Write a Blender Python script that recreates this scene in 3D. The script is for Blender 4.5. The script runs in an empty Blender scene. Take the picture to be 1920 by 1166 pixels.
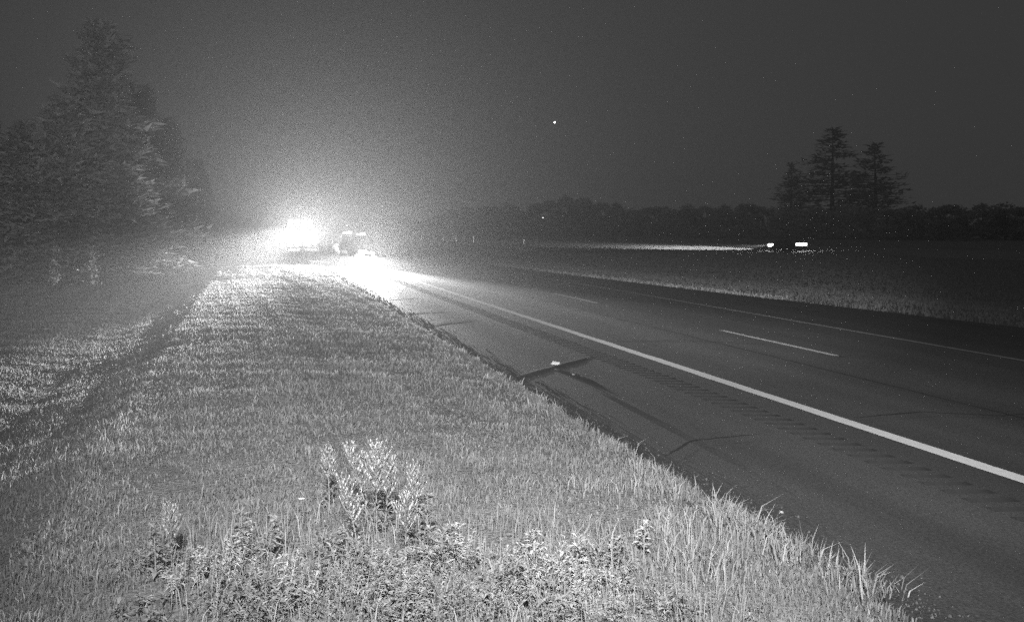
import bpy, bmesh, math, random
import numpy as np
from mathutils import Vector, Matrix
rng = np.random.default_rng(7)
random.seed(7)
S = bpy.context.scene
COL = S.collection

# ------------------------------------------------------------------ camera
F, HZ = 1880.0, 425.0
YAW = math.atan(492 / F)
CY, SY = math.cos(YAW), math.sin(YAW)
CAMZ = 1.64
cam = bpy.data.cameras.new('camera')
cam.sensor_fit = 'HORIZONTAL'
cam.sensor_width = 36.0
cam.lens = 36.0 * F / 1920
cam.shift_y = -(583 - HZ) / 1920
cam.clip_start = 0.05
cam.clip_end = 3000
camo = bpy.data.objects.new('camera', cam)
COL.objects.link(camo)
camo.location = (0, 0, CAMZ)
camo.rotation_euler = (math.pi / 2, 0, -YAW)
S.camera = camo

# ------------------------------------------------------------------ night sky
SKY_LEVEL = 0.034
w = bpy.data.worlds.new('World')
S.world = w
w.use_nodes = True
bg = w.node_tree.nodes['Background']
bg.inputs[0].default_value = (SKY_LEVEL, SKY_LEVEL, SKY_LEVEL, 1)
bg.inputs[1].default_value = 1.0
w.cycles.sampling_method = 'NONE'

# ------------------------------------------------------------------ exposure and renderer
S.view_settings.view_transform = 'Standard'
S.view_settings.look = 'None'
S.view_settings.exposure = 0
S.view_settings.gamma = 1
S.view_settings.use_curve_mapping = False
S.render.engine = 'CYCLES'
S.cycles.use_denoising = False
S.cycles.max_bounces = 4
S.cycles.diffuse_bounces = 2
S.cycles.glossy_bounces = 2
S.cycles.transmission_bounces = 3
S.cycles.volume_bounces = 1
S.cycles.transparent_max_bounces = 6
S.cycles.sample_clamp_indirect = 0.25
S.cycles.sample_clamp_direct = 8.0
S.cycles.caustics_reflective = False
S.cycles.caustics_refractive = False
S.cycles.use_light_tree = False

# ------------------------------------------------------------------ lamps
def aim(o, target):
    d = Vector(target) - o.location
    o.rotation_euler = d.to_track_quat('-Z', 'Y').to_euler()

def spot(name, loc, target, watts, angle, blend, radius=0.06):
    l = bpy.data.lights.new(name, 'SPOT')
    l.energy = watts
    l.spot_size = math.radians(angle)
    l.spot_blend = blend
    l.shadow_soft_size = radius
    o = bpy.data.objects.new(name, l)
    COL.objects.link(o)
    o.location = loc
    aim(o, target)
    return o

def point(name, loc, watts, radius=0.08):
    l = bpy.data.lights.new(name, 'POINT')
    l.energy = watts
    l.shadow_soft_size = radius
    o = bpy.data.objects.new(name, l)
    COL.objects.link(o)
    o.location = loc
    return o

# the infrared floodlight that rides on the camera's own pole
for dx in (-.15, 0, .15):      # three emitters side by side
    spot('camera_floodlight_and_fill', (-0.5 + dx, -1.6, 4.2), (3.7 + dx, 11.0, 0), 3450, 62, 1.0, 0.12)

# added narrow fill beam without a known source, brightens the median
spot('camera_floodlight_and_fill', (-0.2, -1.6, 4.3), (25, 52, -1), 34000, 26, 1.0, 0.12)
# another added fill beam, lifts the pines at the wood edge
spot('camera_floodlight_and_fill', (-0.8, -1.6, 4.3), (-9, 45, 9), 14000, 42, 1.0, 0.12)

# where the two parked vehicles stand (front centre on the ground) and their lamps
TRUCK = (2.8, 56.0)
PATROL = (5.1, 49.4)

# ------------------------------------------------------------------ helpers
def at(px, py, fw):
    r = (px - 960) / F * fw
    return (r * CY + fw * SY, fw * CY - r * SY, CAMZ - (py - HZ) / F * fw)

class MB:
    def __init__(self):
        self.v, self.f = [], []
    def add(self, vs, fs):
        n = len(self.v)
        self.v += [tuple(p) for p in vs]
        self.f += [tuple(i + n for i in q) for q in fs]
        return self
    def box(self, x0, x1, y0, y1, z0, z1):
        vs = [(x, y, z) for z in (z0, z1) for y in (y0, y1) for x in (x0, x1)]
        return self.add(vs, [(0, 2, 3, 1), (4, 5, 7, 6), (0, 1, 5, 4), (2, 6, 7, 3), (0, 4, 6, 2), (1, 3, 7, 5)])
    def tube(self, pts, radii, n=6, cap=True):
        pts = [Vector(p) for p in pts]
        vs, fs = [], []
        for i, p in enumerate(pts):
            d = (pts[min(i + 1, len(pts) - 1)] - pts[max(i - 1, 0)]).normalized()
            a = Vector((1, 0, 0)) if abs(d.x) < 0.8 else Vector((0, 1, 0))
            u = d.cross(a).normalized(); q = d.cross(u)
            for k in range(n):
                t = 2 * math.pi * k / n
                vs.append(p + (u * math.cos(t) + q * math.sin(t)) * radii[i])
        for i in range(len(pts) - 1):
            for k in range(n):
                k2 = (k + 1) % n
                fs.append((i * n + k, i * n + k2, (i + 1) * n + k2, (i + 1) * n + k))
        if cap:
            fs.append(tuple(range(n))[::-1]); fs.append(tuple((len(pts) - 1) * n + k for k in range(n)))
        return self.add(vs, fs)
    def lathe_x(self, prof, x0, y, z, n=18):
        # prof: list of (dx, r): rings around an axis along x
        vs, fs = [], []
        for dx, r in prof:
            for k in range(n):
                t = 2 * math.pi * k / n
                vs.append((x0 + dx, y + r * math.cos(t), z + r * math.sin(t)))
        for i in range(len(prof) - 1):
            for k in range(n):
                k2 = (k + 1) % n
                fs.append((i * n + k, i * n + k2, (i + 1) * n + k2, (i + 1) * n + k))
        fs.append(tuple(range(n))[::-1]); fs.append(tuple((len(prof) - 1) * n + k for k in range(n)))
        return self.add(vs, fs)
    def disc_y(self, cx, cz, y, rx, rz, depth, n=16, power=2.0):
        # lens facing -y, slightly domed
        vs, fs = [], []
        for yy, sc in ((y + depth, 1.0), (y, 0.9)):
            for k in range(n):
                t = 2 * math.pi * k / n
                ct, st = math.cos(t), math.sin(t)
                q = (abs(ct) ** power + abs(st) ** power) ** (-1 / power)
                vs.append((cx + rx * sc * ct * q, yy, cz + rz * sc * st * q))
        for k in range(n):
            k2 = (k + 1) % n
            fs.append((k, k2, n + k2, n + k))
        fs.append(tuple(range(n, 2 * n))[::-1]); fs.append(tuple(range(n)))
        return self.add(vs, fs)
    def mesh(self, name, mat=None, smooth=False):
        me = bpy.data.meshes.new(name)
        me.from_pydata(self.v, [], self.f)
        bm = bmesh.new(); bm.from_mesh(me)
        bmesh.ops.recalc_face_normals(bm, faces=bm.faces)
        bm.to_mesh(me); bm.free()
        if smooth:
            for p in me.polygons: p.use_smooth = True
        if mat: me.materials.append(mat)
        return me
    def build(self, name, mat, parent=None, smooth=False, bevel=0.0):
        o = bpy.data.objects.new(name, self.mesh(name, mat, smooth))
        COL.objects.link(o)
        if parent: o.parent = parent
        if bevel:
            m = o.modifiers.new('bevel', 'BEVEL'); m.width = bevel; m.segments = 2; m.limit_method = 'ANGLE'; m.angle_limit = math.radians(40)
        return o

def np_mesh(name, verts, faces_flat, sizes, mat, parent=None):
    me = bpy.data.meshes.new(name)
    me.vertices.add(len(verts)); me.vertices.foreach_set('co', np.asarray(verts, np.float32).ravel())
    sizes = np.asarray(sizes, np.int32)
    me.loops.add(len(faces_flat)); me.loops.foreach_set('vertex_index', np.asarray(faces_flat, np.int32))
    me.polygons.add(len(sizes))
    me.polygons.foreach_set('loop_start', np.concatenate(([0], np.cumsum(sizes)[:-1])).astype(np.int32))
    me.update(calc_edges=True)
    me.validate()
    me.materials.append(mat)
    o = bpy.data.objects.new(name, me)
    COL.objects.link(o)
    if parent: o.parent = parent
    return o

def empty(name, loc, rz=0):
    o = bpy.data.objects.new(name, None)
    COL.objects.link(o)
    o.location = loc
    o.rotation_euler = (0, 0, rz)
    o.empty_display_size = 0.2
    return o

def tag(o, label=None, cat=None, group=None, kind=None):
    if label: o['label'] = label
    if cat: o['category'] = cat
    if group: o['group'] = group
    if kind: o['kind'] = kind
    return o

def children(o):
    return [c for c in o.children]

def copy_tree(o, parent=None):
    c = o.copy(); COL.objects.link(c); c.parent = parent
    for ch in children(o): copy_tree(ch, c)
    return c

# ------------------------------------------------------------------ materials
def mat(name, v, rough=0.8, spec=0.3, metal=0.0, coat=0.0):
    m = bpy.data.materials.new(name); m.use_nodes = True
    b = m.node_tree.nodes['Principled BSDF']
    b.inputs['Base Color'].default_value = (v, v, v, 1)
    b.inputs['Roughness'].default_value = rough
    b.inputs['Specular IOR Level'].default_value = spec
    b.inputs['Metallic'].default_value = metal
    b.inputs['Coat Weight'].default_value = coat
    return m

def noisy(name, lo, hi, scale, rough=0.8, spec=0.3, detail=6, bump=0.0, bump_scale=None, island=False, metal=0.0, coat=0.0, bump_dist=0.02):
    m = mat(name, lo, rough, spec, metal, coat)
    nt = m.node_tree; b = nt.nodes['Principled BSDF']
    tc = nt.nodes.new('ShaderNodeTexCoord')
    n = nt.nodes.new('ShaderNodeTexNoise'); n.inputs['Scale'].default_value = scale; n.inputs['Detail'].default_value = detail
    nt.links.new(tc.outputs['Object'], n.inputs['Vector'])
    r = nt.nodes.new('ShaderNodeValToRGB')
    r.color_ramp.elements[0].position = 0.3; r.color_ramp.elements[0].color = (lo, lo, lo, 1)
    r.color_ramp.elements[1].position = 0.7; r.color_ramp.elements[1].color = (hi, hi, hi, 1)
    if island:
        g = nt.nodes.new('ShaderNodeNewGeometry')
        a = nt.nodes.new('ShaderNodeMath'); a.operation = 'ADD'
        k = nt.nodes.new('ShaderNodeMath'); k.operation = 'MULTIPLY'; k.inputs[1].default_value = 0.5
        nt.links.new(g.outputs['Random Per Island'], a.inputs[0]); nt.links.new(n.outputs['Fac'], a.inputs[1])
        nt.links.new(a.outputs[0], k.inputs[0]); nt.links.new(k.outputs[0], r.inputs['Fac'])
    else:
        nt.links.new(n.outputs['Fac'], r.inputs['Fac'])
    nt.links.new(r.outputs['Color'], b.inputs['Base Color'])
    if bump:
        n2 = nt.nodes.new('ShaderNodeTexNoise'); n2.inputs['Scale'].default_value = bump_scale or scale * 3; n2.inputs['Detail'].default_value = 4
        nt.links.new(tc.outputs['Object'], n2.inputs['Vector'])
        bp = nt.nodes.new('ShaderNodeBump'); bp.inputs['Strength'].default_value = bump; bp.inputs['Distance'].default_value = bump_dist
        nt.links.new(n2.outputs['Fac'], bp.inputs['Height']); nt.links.new(bp.outputs['Normal'], b.inputs['Normal'])
    return m

def glow(name, strength, tint=1.0):
    m = bpy.data.materials.new(name); m.use_nodes = True
    nt = m.node_tree; nt.nodes.clear()
    e = nt.nodes.new('ShaderNodeEmission'); e.inputs[0].default_value = (tint, tint, tint, 1); e.inputs[1].default_value = strength
    o = nt.nodes.new('ShaderNodeOutputMaterial'); nt.links.new(e.outputs[0], o.inputs[0])
    m.cycles.emission_sampling = 'NONE'
    return m

def foliage_mat(name, lo, hi, scale, trans=0.25):
    m = noisy(name, lo, hi, scale, rough=0.65, spec=0.25, island=True)
    nt = m.node_tree; b = nt.nodes['Principled BSDF']
    out = nt.nodes['Material Output']
    t = nt.nodes.new('ShaderNodeBsdfTranslucent'); mx = nt.nodes.new('ShaderNodeMixShader'); mx.inputs[0].default_value = trans
    src = b.inputs['Base Color'].links[0].from_socket
    nt.links.new(src, t.inputs['Color'])
    nt.links.new(b.outputs[0], mx.inputs[1]); nt.links.new(t.outputs[0], mx.inputs[2]); nt.links.new(mx.outputs[0], out.inputs['Surface'])
    return m

M = {}
M['soil'] = noisy('soil_and_thatch', 0.15, 0.24, 2.2, 0.9, 0.1, bump=0.6, bump_scale=30, bump_dist=0.05)
def asphalt_mat():
    m = mat('asphalt', .045, .62, .5); nt = m.node_tree; b = nt.nodes['Principled BSDF']
    tc = nt.nodes.new('ShaderNodeTexCoord')
    def nz(scale, sc, detail):
        mp = nt.nodes.new('ShaderNodeMapping'); mp.inputs['Scale'].default_value = sc
        n = nt.nodes.new('ShaderNodeTexNoise'); n.inputs['Scale'].default_value = scale; n.inputs['Detail'].default_value = detail
        nt.links.new(tc.outputs['Object'], mp.inputs['Vector']); nt.links.new(mp.outputs[0], n.inputs['Vector'])
        return n.outputs['Fac']
    def rng_(src, a, c, lo, hi):
        r = nt.nodes.new('ShaderNodeMapRange'); r.inputs[1].default_value = a; r.inputs[2].default_value = c; r.inputs[3].default_value = lo; r.inputs[4].default_value = hi
        nt.links.new(src, r.inputs[0]); return r.outputs[0]
    def mul(x, y):
        k = nt.nodes.new('ShaderNodeMath'); k.operation = 'MULTIPLY'; nt.links.new(x, k.inputs[0]); nt.links.new(y, k.inputs[1]); return k.outputs[0]
    lanes = rng_(nz(1.0, (1.1, .03, 1), 3), .3, .7, .72, 1.3)      # wheel tracks drawn out along the road
    patch = rng_(nz(.5, (1, .5, 1), 6), .35, .7, .8, 1.2)          # broad stains
    grit = rng_(nz(55, (1, 1, 1), 3), .3, .7, .026, .066)          # aggregate
    v = mul(mul(lanes, patch), grit)
    nt.links.new(v, b.inputs['Base Color'])
    nt.links.new(rng_(nz(.7, (1, .1, 1), 5), .3, .7, .52, .74), b.inputs['Roughness'])
    bp = nt.nodes.new('ShaderNodeBump'); bp.inputs['Strength'].default_value = .6; bp.inputs['Distance'].default_value = .012
    nt.links.new(nz(70, (1, 1, 1), 4), bp.inputs['Height']); nt.links.new(bp.outputs['Normal'], b.inputs['Normal'])
    return m
M['asphalt'] = asphalt_mat()
M['far_asphalt'] = noisy('pale_concrete', 0.16, 0.24, 0.4, 0.75, 0.4, detail=8, bump=0.3, bump_scale=30, bump_dist=0.01)
M['groove'] = noisy('shaded_milled_asphalt', 0.026, 0.038, 3.0, 0.85, 0.15, bump=0.5, bump_scale=60, bump_dist=0.01)  # shade of the troughs put into the colour, darker than the road
M['crack'] = noisy('crack_filler', 0.018, 0.028, 8.0, 0.6, 0.4)
M['white_paint'] = noisy('white_road_paint', 0.86, 0.97, 14.0, 0.6, 0.4, detail=8, bump=0.4, bump_scale=70, bump_dist=0.005)
M['worn_paint'] = noisy('worn_road_paint', 0.5, 0.8, 9.0, 0.65, 0.4, detail=8, bump=0.4, bump_scale=70, bump_dist=0.005)
M['yellow_paint'] = noisy('dull_yellow_paint_in_grey', 0.3, 0.5, 9.0, 0.65, 0.4, detail=8)
M['grass'] = foliage_mat('grass', 0.3, 0.44, 0.9, .58)
M['dead'] = foliage_mat('dead_grass', 0.2, 0.42, 1.3, .3)
M['dry_grass'] = foliage_mat('dry_grass', 0.42, 0.62, 2.0)
M['weed'] = foliage_mat('weed_leaf', 0.2, 0.36, 5.0)
M['plume'] = foliage_mat('weed_plume', 0.42, 0.6, 8.0)
M['bright_leaf'] = foliage_mat('pale_leaf', 0.38, 0.58, 8.0)
M['pine'] = foliage_mat('pine_needles', 0.22, 0.38, 0.6, 0.3)
M['leaf'] = foliage_mat('tree_leaves', 0.3, 0.5, 0.4, 0.3)
M['bark'] = noisy('bark', 0.06, 0.12, 6.0, 0.9, 0.1, bump=0.6, bump_scale=18)
M['black_paint'] = noisy('black_car_paint', 0.018, 0.024, 2.0, 0.35, 0.5, coat=0.4)
M['white_car'] = noisy('white_car_paint', 0.6, 0.68, 1.5, 0.35, 0.5, coat=0.4)
M['silver_car'] = noisy('grey_car_paint', 0.2, 0.25, 1.5, 0.35, 0.5, coat=0.4)
M['glass'] = noisy('dark_window_glass', 0.012, 0.02, 1.0, 0.12, 0.6)
M['rubber'] = noisy('tyre_rubber', 0.02, 0.03, 12.0, 0.85, 0.2)
M['rim'] = noisy('wheel_alloy', 0.35, 0.45, 6.0, 0.4, 0.5, metal=0.6)
M['plastic'] = noisy('black_plastic', 0.025, 0.035, 10.0, 0.6, 0.3)
M['chrome'] = noisy('bright_metal', 0.5, 0.6, 4.0, 0.3, 0.5, metal=0.9)
M['plate'] = noisy('plate_white', 0.6, 0.7, 20.0, 0.5, 0.4)
M['reflector'] = noisy('white_reflector', 0.75, 0.88, 6.0, 0.5, 0.4)
M['post'] = noisy('white_plastic_post', 0.45, 0.6, 6.0, 0.6, 0.3)
M['paper'] = noisy('white_scrap', 0.72, 0.88, 30.0, 0.7, 0.2)
M['grit'] = noisy('grit', 0.04, 0.11, 9.0, 0.9, 0.2, island=True)
M['stone'] = noisy('pale_stone', 0.3, 0.45, 20.0, 0.8, 0.2)
M['lens_hot'] = glow('lit_headlamp_and_fill', 40)
M['lens_dim'] = glow('dim_headlamp', 0.35)
M['lens_far'] = glow('far_headlamp', 60)
M['tail'] = glow('lit_tail_lamp', 30)
M['beacon'] = glow('lit_beacon', 2.0)
M['star'] = glow('star_light', 14)
M['window_lit'] = glow('far_lamp', 2.0)

# ------------------------------------------------------------------ terrain
A = 0.057                       # fall of the carriageway to the right
EDGE = 2.98                     # near pavement edge
def pave_edge(y):
    return np.interp(y, [-30, 10, 24, 38, 55, 74, 120, 320], [21.8, 21.5, 21.0, 18.5, 16.2, 14.6, 14.2, 14.0])

_ph = rng.uniform(0, 6.28, (14, 2)); _dir = rng.uniform(0, 6.28, 14)
def wob(x, y, wl, n=6, seed=0):
    z = 0
    for i in range(n):
        k = 2 * math.pi / (wl * (0.6 + 0.25 * ((i * 7 + seed) % 5)))
        t = _dir[(i + seed) % 14]
        z = z + np.sin(k * (x * math.cos(t) + y * math.sin(t)) + _ph[(i + seed) % 14, 0])
    return z / n

def far_d(x, y):
    return (x - 67.5) * 0.965 + (y - 113.6) * 0.26

def ground(x, y):
    x = np.asarray(x, float); y = np.asarray(y, float)
    left = np.interp(x, [-300, -60, -20, -9, -5, -3.4, -2.5, -1.7, -1.1, 0, 1.5, 2.6, 2.98],
                     [3.0, 0.8, -0.1, -0.38, -0.42, -0.4, -0.48, -0.3, -0.04, 0.0, -0.03, -0.1, -0.19])
    left = left + np.where(x < 2.7, 1, 0) * (0.022 * wob(x, y, 1.3) + 0.018 * wob(x, y, 5.0, seed=3)) * np.clip((2.7 - x) / 1.5, 0, 1)
    # low turned-up lips of an old farm crossing on the verge
    lip = 0.05 * np.exp(-((y - 41.6 - 0.15 * x) / 0.28) ** 2) + 0.06 * np.exp(-((y - 61.0) / 0.4) ** 2)
    left = left + lip * np.clip((1.6 - x) / 0.6, 0, 1) * np.clip((x + 4) / 2, 0, 1)
    road = -A * x - 0.07
    e = pave_edge(y); d = x - e
    fd = far_d(x, y)
    zf = np.interp(fd, [-80, -40, -20, -9, -6.3, -6, 6, 6.3, 9, 30, 300], [-1.6, -1.75, -1.85, -1.66, -1.57, -1.58, -1.03, -0.99, -0.95, -0.6, 2.0])
    ze = -A * e - 0.02 + 0.03 * np.clip(d, 0, 1)
    t = np.clip(d / 14, 0, 1); t = t * t * (3 - 2 * t)
    right = ze * (1 - t) + zf * t + np.clip(d, 0, 1) * 0.05 * wob(x, y, 4.0, seed=5) * (np.abs(fd) > 9)
    return np.where(x < EDGE, left, np.where(x < e, road, right))

xs = np.unique(np.concatenate([np.linspace(-300, -30, 16), np.linspace(-30, -10, 16), np.linspace(-10, 2.98, 66), [3.1], np.linspace(4, 13, 6),
                               np.linspace(13.5, 24, 36), np.linspace(24, 100, 100), np.linspace(100, 300, 30)]))
ys = np.unique(np.concatenate([np.linspace(-30, 2, 10), np.linspace(2, 30, 130), np.linspace(30, 70, 130), np.linspace(70, 250, 120), np.linspace(250, 600, 20)]))
GX, GY = np.meshgrid(xs, ys)
GZ = ground(GX, GY)
nx, ny = len(xs), len(ys)
idx = np.arange(nx * ny).reshape(ny, nx)
q = np.stack([idx[:-1, :-1], idx[:-1, 1:], idx[1:, 1:], idx[1:, :-1]], -1).reshape(-1, 4)
g = np_mesh('ground', np.stack([GX, GY, GZ], -1).reshape(-1, 3), q.ravel(), np.full(len(q), 4), M['soil'])
g.data.polygons.foreach_set('use_smooth', [True] * len(g.data.polygons))
tag(g, kind='structure')

def gz(x, y):
    return float(ground(x, y))

# ------------------------------------------------------------------ carriageway with milled rumble grooves
def rz_(x):
    return -A * x
R0, R1 = 4.86, 5.28             # rumble band
GS, GW = 0.235, 0.115             # groove spacing and width
gy = [5.0 + GS * i for i in range(int((46 - 5) / GS))]
b = MB()
Y0, Y1 = -10.0, 300.0
# near shoulder with a ragged outer edge
yy = np.concatenate([np.linspace(Y0, 3, 14), np.linspace(3.1, 40, 340), np.linspace(40.5, 90, 100), np.linspace(95, Y1, 40)])
edge_l = EDGE + 0.05 * wob(yy, yy * 0.3, 2.2) + rng.normal(0, 0.018, len(yy))
for i in range(len(yy) - 1):
    b.add([(edge_l[i], yy[i], rz_(edge_l[i])), (R0, yy[i], rz_(R0)), (R0, yy[i + 1], rz_(R0)), (edge_l[i + 1], yy[i + 1], rz_(edge_l[i + 1]))], [(0, 1, 2, 3)])
    b.add([(edge_l[i], yy[i], rz_(edge_l[i])), (edge_l[i + 1], yy[i + 1], rz_(edge_l[i + 1])), (edge_l[i + 1], yy[i + 1], -0.4), (edge_l[i], yy[i], -0.4)], [(0, 1, 2, 3)])
# rumble band: flats between the grooves
cuts = [Y0] + [v for y in gy for v in (y, y + GW)] + [Y1]
for i in range(0, len(cuts), 2):
    a0, a1 = cuts[i], cuts[i + 1]
    b.add([(R0, a0, rz_(R0)), (R1, a0, rz_(R1)), (R1, a1, rz_(R1)), (R0, a1, rz_(R0))], [(0, 1, 2, 3)])
# lanes out to the far shoulder
for i in range(len(yy) - 1):
    e0, e1 = float(pave_edge(yy[i])), float(pave_edge(yy[i + 1]))
    b.add([(R1, yy[i], rz_(R1)), (e0, yy[i], rz_(e0)), (e1, yy[i + 1], rz_(e1)), (R1, yy[i + 1], rz_(R1))], [(0, 1, 2, 3)])
me = bpy.data.meshes.new('road'); me.from_pydata(b.v, [], b.f)
bm = bmesh.new(); bm.from_mesh(me); bmesh.ops.remove_doubles(bm, verts=bm.verts, dist=1e-5); bm.to_mesh(me); bm.free()
me.materials.append(M['asphalt'])
road = bpy.data.objects.new('road', me); COL.objects.link(road)
tag(road, kind='structure')
# one groove: a shallow milled trough, ends closed
gb = MB()
n = 5
rows = []
for k in range(n + 1):
    t = k / n
    rows.append((t * GW, -0.045 * math.sin(math.pi * t)))
vs = []
xr = [R0, R0 + .05, R0 + .14, R1 - .14, R1 - .05, R1]
for x, dd in zip(xr, (0, .6, 1, 1, .6, 0)):
    for (dy, dz) in rows: vs.append((x, dy, rz_(x) + dz * dd))
fs = [(j * (n + 1) + k, (j + 1) * (n + 1) + k, (j + 1) * (n + 1) + k + 1, j * (n + 1) + k + 1) for j in range(5) for k in range(n)]
gb.add(vs, fs)
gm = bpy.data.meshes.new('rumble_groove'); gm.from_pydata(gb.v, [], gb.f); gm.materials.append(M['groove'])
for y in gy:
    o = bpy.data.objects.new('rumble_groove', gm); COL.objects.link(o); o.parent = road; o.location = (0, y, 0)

def strip(name, x0, x1, y0, y1, m, lift=0.004, step=0.5, ragged=0.006):
    b = MB(); nn = max(2, int((y1 - y0) / step)); Y = np.linspace(y0, y1, nn + 1)
    L = x0 + rng.normal(0, ragged, nn + 1); Rr = x1 + rng.normal(0, ragged, nn + 1)
    for i in range(nn):
        b.add([(L[i], Y[i], rz_(L[i]) + lift), (Rr[i], Y[i], rz_(Rr[i]) + lift), (Rr[i + 1], Y[i + 1], rz_(Rr[i + 1]) + lift), (L[i + 1], Y[i + 1], rz_(L[i + 1]) + lift)], [(0, 1, 2, 3)])
    return b.build(name, m, road)
strip('white_edge_line', 5.74, 5.94, 2, 200, M['white_paint'])
strip('median_edge_line', 13.38, 13.56, 4, 150, M['yellow_paint'])
for i in range(12):
    y0 = 3.0 + 12.05 * i
    strip('lane_dash', 9.56, 9.71, y0, y0 + 4.3, M['worn_paint'])

# transverse cracks across the near shoulder
def ribbon(name, pts, width, m, lift, parent, profile=0.0):
    b = MB(); L = []
    P = [Vector((p[0], p[1])) for p in pts]
    fine = []
    for i in range(len(P) - 1):
        for k in range(8):
            t = k / 8; fine.append(P[i].lerp(P[i + 1], t) + Vector((random.uniform(-.012, .012), random.uniform(-.012, .012))))
    fine.append(P[-1])
    for i, p in enumerate(fine):
        d = (fine[min(i + 1, len(fine) - 1)] - fine[max(i - 1, 0)]).normalized(); nrm = Vector((-d.y, d.x))
        ends = min(1.0, 5 * min(i, len(fine) - 1 - i) / len(fine) + 0.15)
        wv = width * ends * random.uniform(0.75, 1.25)
        h = profile * ends * random.uniform(0.75, 1.2)
        for s_, hh in ((-1, 0), (0, h), (1, 0)):
            x, y = p + nrm * wv * s_ / 2
            L.append((x, y, rz_(x) + lift + hh))
    for i in range(len(fine) - 1):
        for k in range(2):
            b.f.append((i * 3 + k, i * 3 + k + 1, i * 3 + 4 + k, i * 3 + 3 + k))
    b.v = L
    return b.build(name, m, parent)
ribbon('pavement_crack', [(3.05, 20.57), (3.6, 21.3), (4.3, 21.95)], 0.10, M['crack'], 0.004, road)
ribbon('pavement_crack', [(3.1, 18.05), (3.7, 18.95), (4.5, 19.9)], 0.10, M['crack'], 0.004, road)
ribbon('pavement_crack', [(3.05, 24.6), (3.7, 25.5), (4.2, 26.1)], 0.10, M['crack'], 0.004, road)
ribbon('heaved_seam', [(2.97, 11.47), (3.4, 12.1), (3.9, 12.75), (4.4, 13.4), (4.91, 14.07)], 0.12, M['asphalt'], 0.002, road, 0.004)
ribbon('heaved_seam', [(3.86, 12.55), (3.95, 12.1), (4.02, 11.5)], 0.14, M['asphalt'], 0.002, road, 0.015)

ribbon('tar_seam', [(8.2 + .05 * math.sin(i), 4 + 4 * i) for i in range(16)], 0.05, M['crack'], 0.003, road)
ribbon('pavement_crack', [(3.2, 7.4), (3.7, 8.0), (4.5, 8.3)], 0.03, M['crack'], 0.003, road)
ribbon('pavement_crack', [(6.1, 9.2), (7.2, 9.6), (8.1, 9.4), (9.4, 9.9)], 0.035, M['crack'], 0.003, road)
ribbon('pavement_crack', [(6.1, 16.4), (7.6, 16.9), (9.3, 16.7)], 0.05, M['crack'], 0.003, road)

# opposite carriageway, tilted towards us, beyond the wide median
fr = MB()
for i in range(60):
    t0, t1 = -60 + i * 5, -55 + i * 5
    def P(t, dd, z): return (67.5 - 0.26 * t + 0.965 * dd, 113.6 + 0.965 * t + 0.26 * dd, z)
    fr.add([P(t0, -6, -1.56), P(t0, 6, -1.0), P(t1, 6, -1.0), P(t1, -6, -1.56)], [(0, 1, 2, 3)])
o = fr.build('opposite_road', M['far_asphalt'])
tag(o, kind='structure')

# ------------------------------------------------------------------ grass
def blades(name, bx, by, h, wd, lean, m, kind='stuff', base=None, label=None, cat=None):
    n = len(bx)
    bz = ground(bx, by) if base is None else base
    a = rng.uniform(0, 2 * math.pi, n); la = rng.uniform(0, 2 * math.pi, n)
    dx, dy = np.cos(a) * wd / 2, np.sin(a) * wd / 2
    lx, ly = np.cos(la) * lean * h, np.sin(la) * lean * h
    V = np.empty((n, 5, 3), np.float32)
    V[:, 0] = np.stack([bx - dx, by - dy, bz - 0.02], -1)
    V[:, 1] = np.stack([bx + dx, by + dy, bz - 0.02], -1)
    V[:, 2] = np.stack([bx + dx * .75 + lx * .3, by + dy * .75 + ly * .3, bz + h * .58], -1)
    V[:, 3] = np.stack([bx - dx * .75 + lx * .3, by - dy * .75 + ly * .3, bz + h * .58], -1)
    V[:, 4] = np.stack([bx + lx, by + ly, bz + h * np.sqrt(np.clip(1 - lean ** 2 * .6, .2, 1))], -1)
    i0 = np.arange(n)[:, None] * 5
    loops = np.concatenate([i0 + np.array([0, 1, 2, 3]), i0 + np.array([3, 2, 4])], 1).ravel()
    sizes = np.tile([4, 3], n)
    o = np_mesh(name, V.reshape(-1, 3), loops, sizes, m)
    tag(o, label, cat, None, kind)
    return o

def scatter(n, fmin, fmax, amin, amax, power):
    # density falls with distance from the camera; power 1 = equal counts per metre of distance
    u = rng.uniform(0, 1, n)
    e = 2 - power
    fw = (fmin ** e + u * (fmax ** e - fmin ** e)) ** (1 / e)
    t = rng.uniform(amin, amax, n)
    r = fw * t
    return r * CY + fw * SY, fw * CY - r * SY, fw

# verge
X, Y, D = scatter(560000, 3.4, 75, -0.62, 0.36, 1.45)
edge_w = 0.06 * wob(Y, Y * .4, 1.1, seed=2)
keep = (X < EDGE + 0.02 + edge_w)
clump = wob(X, Y, 0.75, seed=1) + 0.8 * wob(X, Y, 0.33, seed=6) + 0.6 * wob(X, Y, 2.3, seed=8)
keep &= (((X - 1.51) * math.cos(.5) + (Y - 8.1) * math.sin(.5)) / .24) ** 2 + (((Y - 8.1) * math.cos(.5) - (X - 1.51) * math.sin(.5)) / .16) ** 2 > 1 + rng.normal(0, .3, len(X))
keep &= (clump + rng.normal(0, .5, len(X)) > -0.55)
X, Y, D, clump = X[keep], Y[keep], D[keep], clump[keep]
hh = (0.016 + 0.018 * np.clip(clump + .5, 0, 1.6)) * rng.lognormal(0, .35, len(X)) * (1 + 0.006 * D)
wd = 0.003 + 0.0008 * D
blades('verge_grass', X, Y, hh, wd, rng.uniform(.1, .8, len(X)), M['grass'], label='mown grass of the verge left of the road', cat='grass')
X, Y, D = scatter(120000, 3.6, 45, -0.5, 0.36, 1.4)
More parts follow.
